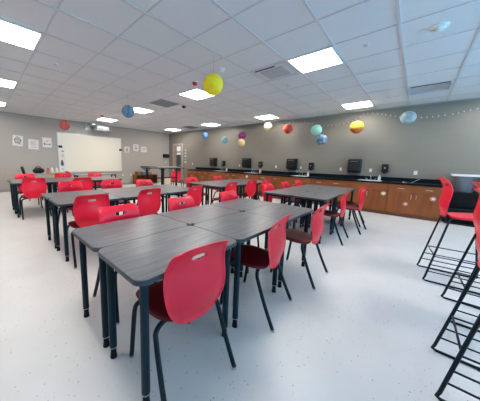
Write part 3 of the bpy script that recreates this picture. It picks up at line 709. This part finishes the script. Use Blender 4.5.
# low bookcase with bins behind it
t = thing('low_bookcase', 'low wooden bookcase against the left wall behind the high table', 'bookcase', (XL+.22, 6.15, 0))
obj('case', boxes((-.2, .2, -.62, -.60, 0, .50), (-.2, .2, .60, .62, 0, .50), (-.2, .2, -.60, .60, .48, .50), (-.2, -.18, -.60, .60, 0, .48), (-.2, .2, -.60, .60, 0, .03)), 'wood', t)
obj('shelf', boxes((-.18, .2, -.60, .60, .25, .27)), 'wood', t)
for k, (y, m, lab, hh) in enumerate(((5.72, 'brown', 'brown bin on the low bookcase', .15), (6.02, 'blue', 'blue bin on the low bookcase', .13), (6.35, 'brown', 'second brown bin at the right on the low bookcase', .12))):
    t = thing('storage_bin', lab, 'bin', (XL+.22, y, .50))
    bm = bmesh.new(); box(bm, -.13, .13, -.11, .11, 0, hh, bev=.015); obj('tub', bm, m, t); obj('rim', boxes((-.14, .14, -.12, .12, hh, hh+.015)), m, t)
t = thing('storage_bin', 'yellow tote standing on the floor under the high table', 'bin', (-8.5, 6.02, 0))
bm = bmesh.new(); box(bm, -.16, .16, -.15, .15, 0, .44, bev=.02); obj('tub', bm, 'cream', t); obj('rim', boxes((-.17, .17, -.16, .16, .44, .46)), 'cream', t)

# ------------------------------------------------------------------ paper lanterns
LAN = [
 ('yellow', (-2.36, 2.53, 2.44), .152, ((.90, .72, .01), (.88, .60, .01), 'noise', 3), 'large yellow paper lantern hanging over the room'),
 ('bluegrey', (-5.25, 2.61, 2.45), .150, ((.10, .20, .32), (.22, .34, .46), 'noise', 5), 'blue grey marbled paper lantern near the middle left'),
 ('coral', (-9.10, 2.17, 2.425), .165, ((.70, .16, .14), (.60, .10, .09), 'noise', 5), 'coral pink paper lantern above the left edge of the whiteboard'),
 ('blue', (-7.24, 7.3, 2.47), .139, ((.08, .20, .62), (.14, .32, .75), 'noise', 4), 'bright blue paper lantern, leftmost along the sink wall'),
 ('teal', (-6.03, 7.3, 2.20), .145, ((.18, .42, .52), (.35, .55, .60), 'wave', 2), 'pale teal paper lantern, second from the left along the sink wall'),
 ('purple', (-5.30, 7.50, 2.364), .150, ((.30, .03, .16), (.20, .02, .12), 'noise', 4), 'dark purple paper lantern just above a pale orange one'),
 ('peach', (-5.04, 7.08, 2.03), .150, ((.75, .50, .20), (.80, .62, .36), 'wave', 2.5), 'pale orange paper lantern directly under the purple one'),
 ('cream', (-4.04, 7.3, 2.57), .150, ((.75, .68, .42), (.66, .58, .33), 'noise', 4), 'cream paper lantern between the purple and the red one'),
 ('red', (-3.28, 7.3, 2.44), .163, ((.75, .10, .05), (.60, .05, .04), 'noise', 5), 'red paper lantern on the sink wall side'),
 ('mint', (-2.42, 7.45, 2.35), .165, ((.22, .60, .46), (.38, .70, .58), 'wave', 2.5), 'mint green striped paper lantern'),
 ('earth', (-2.13, 7.10, 2.01), .150, ((.05, .16, .46), (.35, .45, .25), 'noise', 4), 'blue and green globe lantern just below the mint one'),
 ('orange', (-1.31, 7.3, 2.32), .168, ((.80, .22, .03), (.85, .60, .03), 'split', 1), 'yellow and orange two tone paper lantern'),
 ('grey', (-.27, 7.3, 2.46), .152, ((.28, .38, .42), (.42, .50, .52), 'noise', 4), 'pale grey blue paper lantern, rightmost along the sink wall'),
]
for nm, (x, y, z), r, (c1, c2, mode, sc), lab in LAN:
    t = thing('paper_lantern', lab, 'paper lantern', (x, y, z), 0, 'round paper lanterns hanging from the ceiling')
    bm = bmesh.new(); n = 22
    prof = []
    for k in range(2*n+1):
        a = -PI/2+.12+(PI-.24)*k/(2*n); rr = r*(1 if k % 2 else .985); prof.append((rr*math.cos(a), rr*math.sin(a)))
    lathe(bm, prof, seg=36); obj('shade', bm, lantern_mat('lantern_'+nm, c1, c2, mode, sc), t, True)
    bm = bmesh.new(); tube(bm, [(0, 0, r*.98), (0, 0, H-z)], .0015, 5); obj('string', bm, 'wire', t)
# string lights along the top of the sink wall
P = [(-4.05, 2.84), (-3.78, 2.80), (-3.4, 2.77), (-2.99, 2.72), (-2.62, 2.62), (-2.25, 2.54), (-1.91, 2.54), (-1.67, 2.57), (-1.39, 2.65), (-1.22, 2.78), (-.89, 2.73), (-.65, 2.66), (-.5, 2.61), (-.27, 2.57), (-.07, 2.54), (.13, 2.53), (.33, 2.54), (.56, 2.56), (.65, 2.58), (.76, 2.61), (.89, 2.63), (1.2, 2.70), (1.6, 2.80)]
YS = 7.80
t = thing('string_lights', 'string of small clear bulbs swagged along the top of the sink wall', 'string lights', (0, YS, 0))
path = smooth_path([(x, 0, z) for x, z in P], 6)
bm = bmesh.new(); tube(bm, path, .0022, 5); obj('wire', bm, 'wire', t)
bm = bmesh.new(); lathe(bm, [(.004, .0), (.006, -.008), (.013, -.018), (.014, -.028), (.008, -.038), (.002, -.040)], seg=8)
b0 = obj('bulb', bm, 'bulb', t, True)
acc = 0; nb = 0; last = path[0]
for p in path[1:]:
    acc += (p-last).length; last = p
    if acc > .085:
        acc = 0
        o = b0 if nb == 0 else b0.copy()
        if nb: col.objects.link(o); o.parent = t
        o.location = p; nb += 1

# ------------------------------------------------------------------ light, camera
w = bpy.data.worlds.new('w'); bpy.context.scene.world = w; w.use_nodes = True
bg = w.node_tree.nodes['Background']; bg.inputs[1].default_value = 6.5
_nt = w.node_tree; _tc = _nt.nodes.new('ShaderNodeTexCoord'); _sp = _nt.nodes.new('ShaderNodeSeparateXYZ'); _r = _nt.nodes.new('ShaderNodeValToRGB')
_nt.links.new(_tc.outputs['Generated'], _sp.inputs[0]); _nt.links.new(_sp.outputs[2], _r.inputs['Fac']); _nt.links.new(_r.outputs['Color'], bg.inputs[0])
# made-up gradient: bright blue below horizon added to tint the ceiling, dimmer blue above
_mr = _nt.nodes.new('ShaderNodeMapRange'); _mr.inputs[1].default_value = -.15; _mr.inputs[2].default_value = .15
_nt.links.new(_sp.outputs[2], _mr.inputs[0]); _nt.links.new(_mr.outputs[0], _r.inputs['Fac'])
_r.color_ramp.elements[0].color = (.12, .60, 1.0, 1); _r.color_ramp.elements[1].color = (.16, .35, .52, 1)
ld = bpy.data.lights.new('window_portal', 'AREA'); ld.shape = 'RECTANGLE'; ld.size = WY1-WY0; ld.size_y = WZ1-WZ0
ld.cycles.is_portal = True
lo = bpy.data.objects.new('window_portal', ld); col.objects.link(lo); lo.location = (XR+.09, (WY0+WY1)/2, (WZ0+WZ1)/2)
lo.rotation_euler = Vector((-1, 0, 0)).to_track_quat('-Z', 'Z').to_euler()
for o in (lo,): o['kind'] = 'helper'

cd = bpy.data.cameras.new('camera'); cam = bpy.data.objects.new('camera', cd); col.objects.link(cam)
R = Matrix(((.72451, -.1107, .68032), (.68886, .08251, -.72018), (.02359, .99042, .13604)))
cam.matrix_world = Matrix.Translation((0, 0, 1.2914)) @ R.to_4x4()
cd.sensor_width = 36; cd.sensor_fit = 'HORIZONTAL'; cd.lens = 216.37/480*36
cd.shift_x = (240-209.06)/480; cd.shift_y = -(200.5-190.93)/480; cd.clip_start = .05
sc = bpy.context.scene; sc.camera = cam
sc.view_settings.view_transform = 'Standard'; sc.view_settings.look = 'None'; sc.view_settings.gamma = 1; sc.view_settings.use_curve_mapping = False
sc.view_settings.exposure = 0.86
